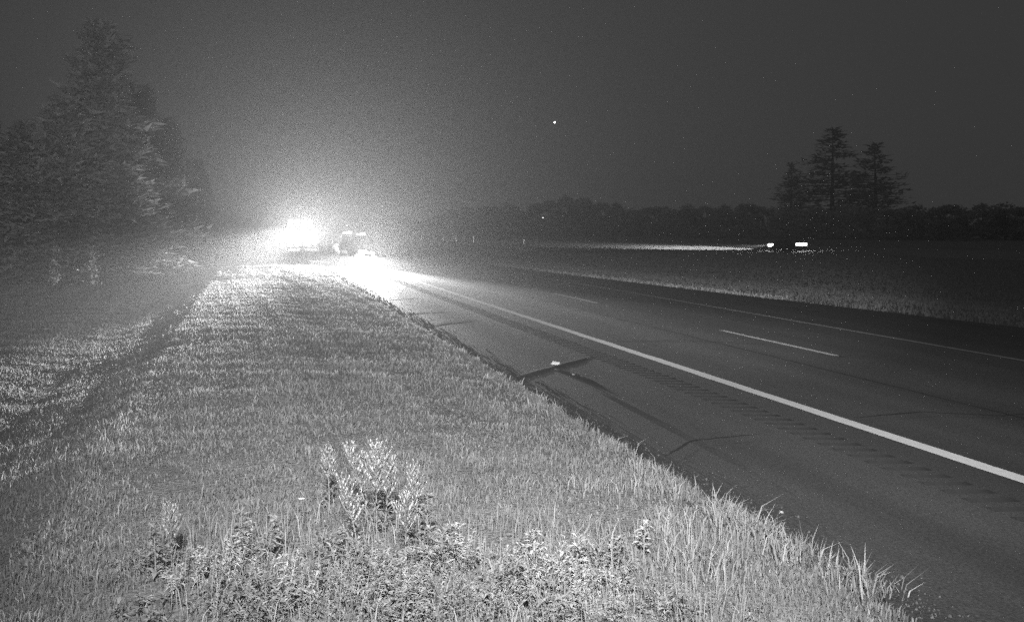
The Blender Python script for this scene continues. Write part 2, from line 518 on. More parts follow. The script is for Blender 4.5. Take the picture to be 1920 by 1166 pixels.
k = (X < EDGE - .05) & (wob(X, Y, 1.6, seed=10) + rng.normal(0, .4, len(X)) > -.1); X, Y, D = X[k], Y[k], D[k]
blades('thatch', X, Y, .022 * rng.lognormal(0, .4, len(X)), .0025 + .0008 * D, rng.uniform(1.2, 3.2, len(X)), M['dead'], label='dead cut grass lying flat in the verge', cat='grass')
# longer fringe leaning over the pavement edge
n = 26000
Y = 3.6 + (rng.uniform(0, 1, n) ** 1.7) * 66; X = EDGE - 0.02 + rng.normal(0, 0.10, n) - 0.08 * np.abs(rng.normal(0, 1, n)) + 0.07 * wob(Y, Y * .4, 1.1, seed=2)
cl = wob(X * 2, Y, 0.5, seed=4) + 0.7 * wob(X, Y, 1.7, seed=9)
k = cl + rng.normal(0, .4, n) > -0.15
X, Y, cl = X[k], Y[k], cl[k]
D = np.hypot(X, Y)
blades('fringe_grass', X, Y, (0.035 + 0.06 * np.clip(cl, 0, 1.4)) * rng.lognormal(0, .3, len(X)), 0.004 + 0.0010 * D, rng.uniform(.1, .9, len(X)), M['grass'],
       label='ragged grass fringe hanging over the near pavement edge', cat='grass')
# grit and crumbled asphalt along the pavement edge
n = 2600
Y = 4 + rng.uniform(0, 1, n) ** 1.6 * 40; X = EDGE + .02 + np.abs(rng.normal(0, .16, n)); sz = rng.lognormal(0, .45, n) * .0045 * (1 + .05 * Y)
octa = np.array([(1, 0, 0), (-1, 0, 0), (0, 1, 0), (0, -1, 0), (0, 0, 1), (0, 0, -.3)], float)
V = octa[None] * rng.uniform(.6, 1.3, (n, 6, 1)) * sz[:, None, None]
V[:, :, 0] += X[:, None]; V[:, :, 1] += Y[:, None]; V[:, :, 2] += (-A * X)[:, None] + sz[:, None] * .2
tri = np.array([(0, 2, 4), (2, 1, 4), (1, 3, 4), (3, 0, 4), (2, 0, 5), (1, 2, 5), (3, 1, 5), (0, 3, 5)])
o = np_mesh('gravel', V.reshape(-1, 3), (np.arange(n)[:, None, None] * 6 + tri[None]).ravel(), np.full(n * 8, 3), M['grit'])
tag(o, 'loose grit along the near edge of the pavement', 'gravel', None, 'stuff')
# tall tussocks at the right foot of the verge, close by
tx, ty, th = [], [], []
for cx, cy, n, h in [(2.85, 4.75, 260, .26), (2.72, 5.25, 260, .24), (2.9, 5.7, 220, .2), (2.6, 6.1, 200, .17), (2.8, 6.7, 200, .16), (2.2, 4.6, 260, .24),
                     (1.7, 4.8, 240, .22), (2.35, 5.3, 200, .18), (2.86, 7.6, 160, .14), (2.8, 9.3, 140, .15), (2.2, 6.2, 140, .14), (2.9, 5.2, 200, .24), (2.95, 4.4, 240, .26), (1.35, 4.5, 220, .25)]:
    tx.append(cx + rng.normal(0, .085, n)); ty.append(cy + rng.normal(0, .085, n)); th.append(.5 * h * rng.lognormal(0, .28, n))
tx, ty, th = map(np.concatenate, (tx, ty, th))
blades('tussock_grass', tx, ty, th, np.full(len(tx), .008), rng.uniform(.15, .9, len(tx)), M['dry_grass'] if False else M['weed'],
       label='tall tussocks of grass at the near right foot of the verge', cat='grass')
# median
X, Y, D = scatter(150000, 24, 130, -0.12, 0.62, 1.2)
fd = far_d(X, Y); e = pave_edge(Y)
k = (X > e - 0.05) & (fd < -6.4)
X, Y, D, e = X[k], Y[k], D[k], e[k]
cl = wob(X, Y, 2.2, seed=3) + .7 * wob(X, Y, .8, seed=7)
near_edge = np.exp(-((X - e - .25) / .35) ** 2)
blades('median_grass', X, Y, (0.06 + .05 * np.clip(cl + .3, 0, 1.5)) * rng.lognormal(0, .35, len(X)) * (1 + .3 * near_edge), 0.006 + 0.0012 * D, rng.uniform(.1, .7, len(X)), M['grass'],
       label='rough grass of the wide median beyond the far shoulder', cat='grass')
# pale dry tufts along the far pavement edge
n = 9000
Y = 34 + rng.uniform(0, 1, n) * 46; e = pave_edge(Y); X = e + .12 + np.abs(rng.normal(0, .22, n))
cl = wob(X, Y, 1.1, seed=11) + .8 * wob(X, Y, 3.3, seed=2)
k = cl + rng.normal(0, .3, n) > -.1
X, Y = X[k], Y[k]; D = np.hypot(X, Y)
blades('dry_edge_grass', X, Y, .085 * rng.lognormal(0, .35, len(X)), .006 + .0011 * D, rng.uniform(.1, .8, len(X)), M['dry_grass'],
       label='pale dry tufts along the far edge of the pavement', cat='grass')
# pale streak of tall dead grass on the median
n = 3500
t = rng.uniform(0, 1, n)
X = 21.8 + (39.7 - 21.8) * t + rng.normal(0, .5, n); Y = 98 + (144 - 98) * t + rng.normal(0, 1.2, n)
cl = wob(X, Y, 6.0, seed=4)
k = cl + rng.normal(0, .3, n) > -.25
X, Y, t = X[k], Y[k], t[k]
blades('dead_grass_streak', X, Y, (.35 + .5 * t) * rng.lognormal(0, .3, len(X)), np.full(len(X), .16), rng.uniform(.1, .6, len(X)), M['dry_grass'],
       label='pale streak of tall dead grass on the median', cat='grass')

# ------------------------------------------------------------------ weeds in the foreground
def leaf_strip(V, Fq, p, d, up, L, W):
    # one narrow folded leaf of two quads
    side = d.cross(up)
    side = side.normalized() if side.length > 1e-4 else Vector((1, 0, 0))
    n = len(V)
    mid = p + d * L * .5 + up * L * .08
    tip = p + d * L - up * L * .12
    V += [p, mid - side * W / 2, tip, mid + side * W / 2, mid - up * W * .2]
    Fq += [(n, n + 1, n + 4), (n + 1, n + 2, n + 4), (n + 2, n + 3, n + 4), (n + 3, n, n + 4)]

def weed_plant(root, height, lean, kind, spread=.2):
    """stem, leaves and (for plumed kinds) a feathery head, all in root's space"""
    top = Vector((lean[0], lean[1], height))
    def P(t): return Vector((lean[0] * t ** 1.7, lean[1] * t ** 1.7, height * t))
    st = MB(); st.tube([P(i / 6) for i in range(7)], [.005 - .0035 * i / 6 for i in range(7)], 5)
    V, Fq = [], []
    HV, HF = [], []
    up = Vector((0, 0, 1))
    nl = 46 if kind != 'leafy' else 60
    for i in range(nl):
        t = random.uniform(.08, .8 if kind == 'plume' else .98)
        a = i * 2.4 + random.uniform(-.4, .4)
        d = Vector((math.cos(a), math.sin(a), random.uniform(-.1, .8))).normalized()
        L = random.uniform(.04, .085) * (1.15 - .5 * t)
        leaf_strip(V, Fq, P(t), d, up, L, L * (.2 if kind == 'plume' else .36))
    if kind == 'plume':
        nb = 34
        for i in range(nb):
            t = .5 + .5 * i / nb
            a = i * 2.4 + random.uniform(-.3, .3)
            out = (1.0 - t) * spread * (height / .6) + .02
            base = P(t)
            d0 = Vector((math.cos(a), math.sin(a), 1.5)).normalized()
            L = out * random.uniform(.75, 1.25) + .04
            st.tube([base, base + d0 * L * .55, base + d0 * L + up * L * .12], [.0022, .0016, .0008], 4, False)
            m_ = max(8, int(L / .0075))
            for j in range(m_):
                u = (j + .5) / m_
                q_ = base + d0 * L * u + up * L * .12 * u * u
                b_ = random.uniform(0, 6.28)
                d = (d0 * .9 + Vector((math.cos(b_), math.sin(b_), .5)) * .7).normalized()
                ll = random.uniform(.014, .03) * (1.15 - .5 * u)
                leaf_strip(HV, HF, q_, d, up, ll, ll * .32)
    st.build('stem', M['weed'], root)
    lv = MB(); lv.v = [tuple(v) for v in V]; lv.f = Fq
    o = lv.build('foliage', M['bright_leaf'] if kind == 'pale' else M['weed'], root); o['kind'] = 'stuff'
    if HV:
        hv = MB(); hv.v = [tuple(v) for v in HV]; hv.f = HF
        o = hv.build('flower_plume', M['plume'], root); o['kind'] = 'stuff'

weeds = [  # base px, fw, top px, top py, kind, label
    (618, 5.9, 612, 848, 'plume', 'faint feathery weed with two spread sprays, leftmost of the tall plumed weeds'),
    (690, 5.5, 648, 838, 'plume', 'tall plumed weed leaning left beside the bushiest weed'),
    (706, 5.35, 704, 838, 'plume', 'bushiest tall plumed weed standing in the bottom centre foreground'),
    (722, 5.4, 735, 860, 'plume', 'plumed weed leaning right against the bushiest weed'),
    (785, 5.5, 772, 878, 'plume', 'small forked weed spray right of the bushiest plumed weed'),
    (672, 4.95, 640, 903, 'plume', 'short plumed weed bending left below the leaning tall one'),
    (760, 4.9, 764, 932, 'plume', 'rounded pale weed tuft below the small forked spray'),
    (800, 5.1, 802, 922, 'leafy', 'thin upright stalk with few leaves right of the rounded tuft'),
    (322, 4.9, 318, 955, 'plume', 'slim spiky weed rising at the left end of the weed tangle'),
    (292, 4.75, 288, 978, 'leafy', 'small pointed weed at the left end, beside the slim spiky one'),
    (455, 4.95, 452, 952, 'leafy', 'thin budded weed stalk poking up mid left of the tangle'),
    (500, 4.9, 520, 966, 'leafy', 'arching weed leaning right, between the budded stalk and the white bloom'),
    (852, 4.9, 850, 980, 'pale', 'weed with a crown of bright pale leaves at bottom centre'),
    (1000, 4.85, 1000, 985, 'pale', 'pale leafy weed right of the bright crowned one'),
    (1080, 4.75, 1085, 1000, 'pale', 'sprawling pale weed at the right end of the leafy tangle'),
    (1205, 5.2, 1208, 994, 'pale', 'small white leaved weed alone on the grass near the tussocks'),
]
for bpx, fw, tpx, tpy, kind, lab in weeds:
    bx, by, _ = at(bpx, 0, fw); tx_, ty_, tz_ = at(tpx, tpy, fw)
    z0 = gz(bx, by)
    r = empty('weed', (bx, by, z0 - .01))
    tag(r, lab, 'weed', 'weeds standing up from the foreground tangle')
    weed_plant(r, max(.18, tz_ - z0), (tx_ - bx, ty_ - by), kind, .36 if 'bushiest tall' in lab else (.3 if 'rounded' in lab else .15))
# white bloom
bx, by, bz = at(565, 936, 5.4)
r = empty('white_flower', (bx, by, gz(bx, by)))
tag(r, 'small white bloom on a thin stalk left of the tall weeds', 'flower')
hz = bz - gz(bx, by)
MB().tube([(0, 0, 0), (.01, 0, hz * .5), (0, 0, hz)], [.003, .0025, .002], 5).build('stem', M['weed'], r)
fb = MB()
for i in range(7):
    a = i * 2 * math.pi / 7; V, Fq = [], []
    leaf_strip(V, Fq, Vector((0, 0, hz)), Vector((math.cos(a), math.sin(a), .35)).normalized(), Vector((0, 0, 1)), .022, .014)
    fb.add(V, Fq)
o = fb.build('petal_ring', M['paper'], r)

# tangle of low leafy weeds along the bottom: nobody could count it
def undergrowth(name, patches, m, lab, leaf, wide):
    V, Fq = [], []
    up = Vector((0, 0, 1))
    for (px, fw, sp, npl, hmax, ls) in patches:
        cx, cy, _ = at(px, 0, fw)
        for i in range(npl):
            ox, oy = random.gauss(0, sp), random.gauss(0, sp)
            x, y = cx + ox, cy + oy
            if x > 2.85: continue
            h = hmax * random.uniform(.45, 1.0) * math.exp(-(ox * ox + oy * oy) / (5 * sp * sp))
            base = Vector((x, y, gz(x, y))); le = Vector((random.uniform(-.35, .35), random.uniform(-.35, .35), 1)).normalized()
            for k in range(int(10 + leaf * h / .3)):
                t = random.uniform(.2, 1) ** .8
                a = k * 2.4 + random.uniform(-.5, .5)
                d = Vector((math.cos(a), math.sin(a), random.uniform(-.3, .8))).normalized()
                L = random.uniform(.016, .042) * ls
                leaf_strip(V, Fq, base + le * h * t, d, up, L, L * random.uniform(*wide))
            n = len(V); p1 = base + le * h
            V += [base + Vector((-.002, 0, 0)), base + Vector((.002, 0, 0)), p1]; Fq.append((n, n + 1, n + 2))
    me = bpy.data.meshes.new(name); me.from_pydata([tuple(v) for v in V], [], Fq); me.materials.append(m)
    o = bpy.data.objects.new(name, me); COL.objects.link(o)
    tag(o, lab, 'weeds', None, 'stuff')
pt = []
for i in range(64):
    px = random.uniform(210, 1290)
    edge_ = min(1, (px - 150) / 330) * min(1, (1420 - px) / 300)
    fw = random.uniform(4.0, 4.95)
    pt.append((px, fw, random.uniform(.05, .15), random.randint(8, 20), random.uniform(.12, .30) * (.45 + .55 * edge_), random.choice((.55, .7, .9, 1.2))))
undergrowth('leafy_undergrowth', pt, M['weed'], 'leafy tangle of low weeds along the bottom of the picture', 30, (.25, .5))
pt = []
for px, fw, h in [(410, 4.6, .26), (455, 4.75, .28), (520, 4.5, .26), (640, 4.4, .24), (690, 4.6, .26), (850, 4.95, .26), (880, 4.85, .26), (950, 4.7, .2), (1000, 4.9, .25), (1040, 4.6, .22),
                  (1075, 4.85, .24), (1105, 4.6, .25), (1150, 4.45, .2), (760, 4.35, .22), (560, 4.3, .2), (980, 4.4, .22), (1085, 4.35, .22), (330, 4.5, .18), (895, 4.55, .2)]:
    pt.append((px, fw, random.uniform(.04, .08), random.randint(6, 11), h, random.choice((.6, .8, 1.0))))
undergrowth('pale_undergrowth', pt, M['bright_leaf'], 'pale leaved sprigs mixed into the low weed tangle', 26, (.2, .4))
# seeded stalks of grass between the weeds
n = 1500
px = rng.uniform(300, 1400, n); fw = rng.uniform(3.9, 5.6, n); r_ = (px - 960) / F * fw
X = r_ * CY + fw * SY; Y = fw * CY - r_ * SY
k = X < 2.85; X, Y = X[k], Y[k]
blades('tall_grass', X, Y, rng.uniform(.06, .22, len(X)), np.full(len(X), .005), rng.uniform(.05, .6, len(X)), M['weed'], label='tall loose grass blades among the foreground weeds', cat='grass')

# ------------------------------------------------------------------ small things on the pavement
def lump(name, loc, size, m, label, cat, seed):
    bm = bmesh.new(); bmesh.ops.create_icosphere(bm, subdivisions=2, radius=1)
    rr = random.Random(seed)
    for v in bm.verts:
        s = 1 + rr.uniform(-.3, .25); v.co = Vector((v.co.x * size[0] * s, v.co.y * size[1] * s, max(-.4, v.co.z) * size[2] * s))
    me = bpy.data.meshes.new(name); bm.to_mesh(me); bm.free(); me.materials.append(m)
    o = bpy.data.objects.new(name, me); COL.objects.link(o); o.location = loc
    tag(o, label, cat); return o
lump('crumpled_scrap', (3.93, 12.75, rz_(3.93) + .045), (.055, .035, .032), M['paper'], 'crumpled white scrap lying on the heaved shoulder seam', 'litter', 3)
lump('pebble', (3.92, 11.95, rz_(3.92) + .012), (.016, .014, .012), M['stone'], 'tiny pale pebble on the shoulder just below the white scrap', 'pebble', 4)
x, y, _ = at(1474, 963, 6.3)
lump('pebble', (3.28, 5.75, rz_(3.28) + .008), (.012, .012, .009), M['stone'], 'tiny pale pebble on the asphalt right of the near tussocks', 'pebble', 5)

# ------------------------------------------------------------------ vehicles (front faces -y, origin on the ground at the front centre)
def ring(hw0, hw1, z0, z1, y, belly=.06):
    return [(-hw0 + belly, y, z0), (-hw0, y, z0 + .12), (-hw1, y, z1 - .08), (-hw1 + .09, y, z1), (hw1 - .09, y, z1), (hw1, y, z1 - .08), (hw0, y, z0 + .12), (hw0 - belly, y, z0)]

def loft(name, rings, m, parent, bevel=.0):
    b = MB(); n = len(rings[0]); vs = [p for r in rings for p in r]; fs = []
    for i in range(len(rings) - 1):
        for k in range(n):
            k2 = (k + 1) % n
            fs.append((i * n + k, i * n + k2, (i + 1) * n + k2, (i + 1) * n + k))
    fs.append(tuple(range(n))[::-1]); fs.append(tuple((len(rings) - 1) * n + k for k in range(n)))
    b.add(vs, fs)
    return b.build(name, m, parent, smooth=False, bevel=bevel)

def panel(name, pts, m, parent, th=.012):
    # a pane between four corners, given thickness along its normal
    p = [Vector(q_) for q_ in pts]
    nrm = (p[1] - p[0]).cross(p[3] - p[0]).normalized() * th
    b = MB(); b.add(p + [q_ + nrm for q_ in p], [(0, 1, 2, 3), (4, 7, 6, 5), (0, 4, 5, 1), (1, 5, 6, 2), (2, 6, 7, 3), (3, 7, 4, 0)])
    return b.build(name, m, parent)

def wheels(root, hw, ys_, R=.33):
    for y in ys_:
        for sgn in (-1, 1):
            t = MB().lathe_x([(0, R - .07), (.0, R - .02), (.03, R), (.19, R), (.22, R - .02), (.22, R - .07)], sgn * hw - .11, y, R).build('tyre', M['rubber'], None, smooth=False)
            wv = empty('wheel', (0, 0, 0)); wv.parent = root
            t.parent = wv
            MB().lathe_x([(-.004, .06), (.0, R - .085), (.19, R - .085), (.194, .06)], sgn * hw - .095, y, R, 12).build('rim', M['rim'], wv)

def make_car(name, loc, rz, paint, roofpaint, style, lens_l, lens_r, tailm=None):
    root = empty(name, loc, rz)
    if style == 'sedan':
        L, W, zb, zh, zt = 4.9, .93, .22, .92, 1.46
        body = [ring(.80, .80, .3, .62, 0.0), ring(.90, .88, zb, .74, .12), ring(W, .91, zb, .84, .6), ring(W, .92, zb, .93, 1.35), ring(W, .92, zb, .96, 2.6), ring(W, .92, zb, .98, 4.2), ring(.91, .88, .26, .96, L - .12), ring(.82, .8, .34, .9, L)]
        c0, c1, c2, c3 = 1.25, 1.95, 3.45, 4.15
        wy = (.95, 3.85); R = .33
    else:
        L, W, zb, zh, zt = 5.6, .99, .38, 1.18, 1.88
        body = [ring(.88, .88, .5, 1.0, 0.0), ring(.97, .95, .42, 1.1, .1), ring(W, .97, .4, 1.16, .5), ring(W, .97, .4, 1.2, 1.5), ring(W, .97, .4, 1.22, 3.3), ring(W, .97, .4, 1.24, L - .1), ring(.95, .94, .46, 1.22, L)]
        c0, c1, c2, c3 = 1.4, 2.05, 3.1, 3.35
        wy = (1.0, 4.55); R = .40
    loft('body', body, paint, root, .02)
    zr = zh + .03
    def cr(hw, z, y): return [(-hw, y, z), (hw, y, z)]
    tw = .62 if style == 'sedan' else .72
    bw = .84 if style == 'sedan' else .9
    # cabin shell
    cb = MB()
    P0 = [(-bw, c0, zr), (bw, c0, zr), (bw, c3, zr), (-bw, c3, zr)]
    P1 = [(-tw, c1, zt - .03), (tw, c1, zt - .03), (tw, c2, zt - .03), (-tw, c2, zt - .03)]
    P2 = [(-tw + .1, c1 + .12, zt), (tw - .1, c1 + .12, zt), (tw - .1, c2 - .12, zt), (-tw + .1, c2 - .12, zt)]
    cb.add(P0 + P1 + P2, [(0, 1, 5, 4), (1, 2, 6, 5), (2, 3, 7, 6), (3, 0, 4, 7), (4, 5, 9, 8), (5, 6, 10, 9), (6, 7, 11, 10), (7, 4, 8, 11), (8, 9, 10, 11), (3, 2, 1, 0)])
    cb.build('cabin', roofpaint, root, bevel=.015)
    def mixp(a, b_, t): return Vector(a).lerp(Vector(b_), t)
    def inset(q_, u0, u1, v0, v1):
        a, b_, c_, d_ = q_
        f = lambda u, v: mixp(mixp(a, b_, u), mixp(d_, c_, u), v)
        return [f(u0, v0), f(u1, v0), f(u1, v1), f(u0, v1)]
    panel('windshield', inset((P0[0], P0[1], P1[1], P1[0]), .07, .93, .08, .94), M['glass'], root)
    panel('rear_window', inset((P0[2], P0[3], P1[3], P1[2]), .1, .9, .12, .9), M['glass'], root)
    for qd in ((P0[1], P0[2], P1[2], P1[1]), (P0[3], P0[0], P1[0], P1[3])):
        panel('side_window', inset(qd, .08, .47, .12, .88), M['glass'], root)
        panel('side_window', inset(qd, .52, .92, .12, .88), M['glass'], root)
    zl = .66 if style == 'sedan' else 1.0
    lx = .66 if style == 'sedan' else .74
    rx, rzz = (.16, .085) if style == 'sedan' else (.15, .13)
    for sgn, lm in ((-1, lens_l), (1, lens_r)):
        h = MB().disc_y(sgn * lx, zl, -.035 if style == 'sedan' else -.03, rx + .02, rzz + .02, .12, 16, 3).build('headlight', M['plastic'], root)
        MB().disc_y(sgn * lx, zl, -.055, rx, rzz, .05, 16, 3).build('lens', lm, h)
        if lm == M['lens_far']:
            MB().box(sgn * .9 - .025, sgn * .9 + .03, .1, 1.0, zl - .16, zl + .16).build('lens', lm, h)  # oversized lit side panel standing for the headlamp's bloom
        tw_ = .43 if lm == M['lens_far'] else .1  # far tail lamps widened to stand for their bloom
        t = MB().box(sgn * (W - .02 - tw_) - tw_, sgn * (W - .02 - tw_) + tw_, L - .03, L + .03, zl, zl + (.3 if lm == M['lens_far'] else .2)).build('tail_light', tailm or M['plastic'], root, bevel=.01)
        mz = zh + .12
        mb = MB().box(sgn * (W + .12) - .1, sgn * (W + .12) + .1, c0 + .28, c0 + .38, mz, mz + .14); mb.tube([(sgn * (W - .1), c0 + .36, mz), (sgn * (W + .06), c0 + .34, mz + .05)], [.025, .025], 6)
        mb.build('wing_mirror', paint, root)
    gr = MB()
    g0, g1 = (.36, .6) if style == 'sedan' else (.72, 1.02)
    for k in range(5):
        z = g0 + (g1 - g0) * k / 5
        gr.box(-.44, .44, -.03, .06, z, z + (g1 - g0) / 5 * .55)
    gr.build('grille', M['plastic'] if style == 'sedan' else M['chrome'], root)
    bz0, bz1 = (.24, .4) if style == 'sedan' else (.42, .62)
    MB().box(-.88, .88, -.1, .1, bz0, bz1).build('front_bumper', M['plastic'] if style == 'sedan' else M['chrome'], root, bevel=.03)
    MB().box(-.15, .15, -.115, -.101, bz0 + .02, bz0 + .15).build('number_plate', M['plate'], root)
    wheels(root, W - .1, wy, R)
    return root

def ground_at(x, y):
    return rz_(x) if EDGE < x < float(pave_edge(y)) else gz(x, y)

# pickup half on the verge
tz = -0.15
truck = make_car('pickup_truck', (TRUCK[0], TRUCK[1], tz), 0, M['silver_car'], M['silver_car'], 'pickup', M['lens_hot'], M['lens_hot'])
tag(truck, 'pickup truck on the verge with dazzling white lamps facing the camera', 'truck')
for sx in (-.91, .91): MB().box(sx - .04, sx + .04, 3.42, 5.5, 1.24, 1.3).build('bed_rail', M['plastic'], truck)
for sx in (-.3, .3):  # invented extra pair, more lit lens area for the glare
    h = MB().disc_y(sx, .80, -.16, .11, .11, .1, 16, 2).build('added_driving_lamp', M['plastic'], truck)
    MB().disc_y(sx, .80, -.18, .09, .09, .03, 16, 2).build('lens', M['lens_hot'], h)
tl = TRUCK
# invented rack of lamps over the cab and grille strip, filling out the glare
rk = empty('added_lamp_rack', (0, 0, 0)); rk.parent = truck
MB().box(-.7, .7, 2.1, 2.2, 1.9, 1.95).build('rack_bar', M['plastic'], rk)
for sx in (-.54, -.18, .18, .54):
    MB().disc_y(sx, 2.06, 2.02, .13, .11, .12, 16, 3).build('added_work_lamp', M['lens_hot'], rk)
gd = empty('added_lamp_guard', (0, 0, 0)); gd.parent = truck  # invented guard, carries lit lenses that swell the glare
gb_ = MB()
for sx in (-.8, 0, .8): gb_.tube([(sx, -.14, .5), (sx, -.2, .95), (sx, -.16, 1.6)], [.03] * 3, 8)
for z in (1.18, 1.58): gb_.tube([(-.86, -.18, z), (.86, -.18, z)], [.028, .028], 8)
gb_.build('guard_tube', M['plastic'], gd)
for sx in (-.6, -.2, .2, .6):
    MB().disc_y(sx, 1.38, -.23, .18, .17, .1, 16, 2.4).build('added_guard_lamp', M['lens_hot'], gd)
MB().box(-.5, .5, -.06, -.032, 1.06, 1.13).build('added_grille_lamp', M['lens_hot'], truck, bevel=.008)
for lx_, ly_, lz_ in ((-.74, -.25, 1.0), (.74, -.25, 1.0), (-.4, -.3, 1.38), (.4, -.3, 1.38)):
    p = (tl[0] + lx_, tl[1] + ly_, tz + lz_)
    spot('truck_lamp_glare', p, (p[0], p[1] - 30, p[2] + 10.5), 7900, 54, .4, .06)
# added beam above the guard lights the verge; added baffle cuts it level above
# and to both sides, for the edges of the lit strip
vb = MB(); vb.box(-.46, -.14, -.46, -.2, 1.83, 1.845); vb.box(-.46, -.14, -.46, -.445, 1.70, 1.829); vb.box(-.312, -.14, -.444, -.43, 1.5, 1.828); vb.box(-.46, -.331, -.444, -.43, 1.5, 1.828); vb.box(-.33, -.27, -.2, -.14, 1.58, 1.829)
vb.build('added_beam_baffle', M['plastic'], truck)
for k in (0, 1):
    spot('added_verge_beam', (tl[0] - .3, tl[1] - .24 - .01 * k, tz + 1.70), (-.2, 30, tz + .85), 90000, 12, 1.0, .004).scale = (1, .4, 1)

# patrol car on the shoulder
pz = rz_(PATROL[0])
patrol = make_car('patrol_car', (PATROL[0], PATROL[1], pz), 0, M['black_paint'], M['white_car'], 'sedan', M['lens_dim'], M['lens_hot'])
patrol.rotation_euler = (0, math.atan(A), 0)
tag(patrol, 'dark patrol car stopped on the shoulder with a lit roof light bar', 'car')
lb = empty('light_bar', (0, 0, 0)); lb.parent = patrol
MB().box(-.58, .58, 2.35, 2.62, 1.475, 1.53).build('bar_base', M['plastic'], lb, bevel=.01)
for i, (x0, x1, h) in enumerate([(-.56, -.32, .1), (-.31, -.12, .15), (-.11, .11, .05), (.12, .31, .05), (.32, .56, .09)]):
    MB().box(x0, x1, 2.36, 2.61, 1.532, 1.532 + h).build('beacon_lens', M['beacon'] if i != 2 else M['plastic'], lb, bevel=.02)
an = MB().tube([(-.36, 2.9, 1.45), (-.36, 2.93, 1.95)], [.006, .004], 5).build('antenna', M['plastic'], patrol)
lump_bm = MB().lathe_x([(-.03, .01), (0, .035), (.03, .01)], -.36, 2.93, 1.96, 8).build('antenna_tip', M['beacon'], an)
pb = MB()
for sx in (-.3, .3): pb.tube([(sx, -.16, .3), (sx, -.2, .5), (sx, -.16, .74)], [.03] * 3, 8)
for z in (.36, .6): pb.tube([(-.42, -.2, z), (.42, -.2, z)], [.025, .025], 8)
pb.build('push_bumper', M['plastic'], patrol)
for k in (0, 1):
    hp = (PATROL[0] + .66, PATROL[1] - .2 - .02 * k, pz + .62)
    spot('patrol_lamp_glare', hp, (hp[0], hp[1] - 30, hp[2] + 10.5), 8200, 54, .4, .06)
MB().box(-.1, .42, -.25, -.235, .46, .56).build('added_grille_lamp', M['lens_hot'], patrol)  # added lit panels on grille and bumper, widening the headlamp glare
MB().box(.02, .4, -.25, -.235, .64, .78).build('added_grille_lamp', M['lens_hot'], patrol)
MB().box(.46, .86, -.13, -.115, .42, .54).build('added_bumper_lamp', M['lens_hot'], patrol)
# fog lamp under an added level baffle, wide beam over the pavement
vb = MB(); vb.box(.26, .62, -.44, -.205, .61, .622); vb.box(.26, .62, -.44, -.425, .50, .609)
vb.build('added_beam_baffle', M['plastic'], patrol)
MB().disc_y(.44, .5, -.2, .07, .07, .05, 12).build('fog_lamp', M['lens_hot'], patrol)
fx = PATROL[0] + .44
for k in (0, 1, 2):
    spot('patrol_low_beam', (fx, PATROL[1] - .26 - .01 * k, rz_(fx) + .5), (PATROL[0] - 2.2, PATROL[1] - 12, -.9), 21000, 64, .9, .006)

# car on the opposite road, driving left
cy_, cx_ = 113.6 + 0.965 * 2.8 + .26 * -2, 67.5 - .26 * 2.8 + .965 * -2
crz = math.atan2(.26, .965)          # its front (-y) turned to run along the road towards the left
cz_ = -1.56 + .56 * 4 / 12
far_car = make_car('far_car', (cx_, cy_, cz_), 0, M['black_paint'], M['black_paint'], 'sedan', M['lens_far'], M['lens_far'], M['tail'])
fdv = Vector((-.26, .965, 0))        # driving direction
far_car.rotation_euler = (0, 0, math.atan2(fdv.y, fdv.x) + math.pi / 2)
tag(far_car, 'dark car driving left on the opposite road with lit lamps', 'car')
p = Vector((cx_, cy_, cz_ + .66)) + fdv * .25
spot('far_low_beam', p, p + fdv * 40 + Vector((0, 0, -3.0)), 1000000, 34, 1.0, .06).scale = (1, .3, 1)

# ------------------------------------------------------------------ delineator posts
def delineator(px, fw, label):
    x, y, _ = at(px, 0, fw)
    r = empty('delineator_post', (x, y, gz(x, y)))
    tag(r, label, 'marker post', 'marker posts along the far road')
    MB().box(-.055, .055, -.02, .02, 0, 1.3).build('post', M['post'], r, bevel=.008)
    MB().box(-.05, .05, -.028, -.021, .75, 1.25).build('reflector', M['reflector'], r)
    r.rotation_euler = (0, 0, -math.atan2(x, y))
for px, fw, lab in [(982, 172, 'brightest white marker post, at the right end of the row'), (888, 196, 'second brightest marker post, next left of the brightest'),
                    (855, 206, 'third marker post counting from the brightest'), (831, 214, 'fourth marker post counting from the brightest'), (790, 226, 'faintest marker post at the left end of the row')]:
    delineator(px, fw, lab)

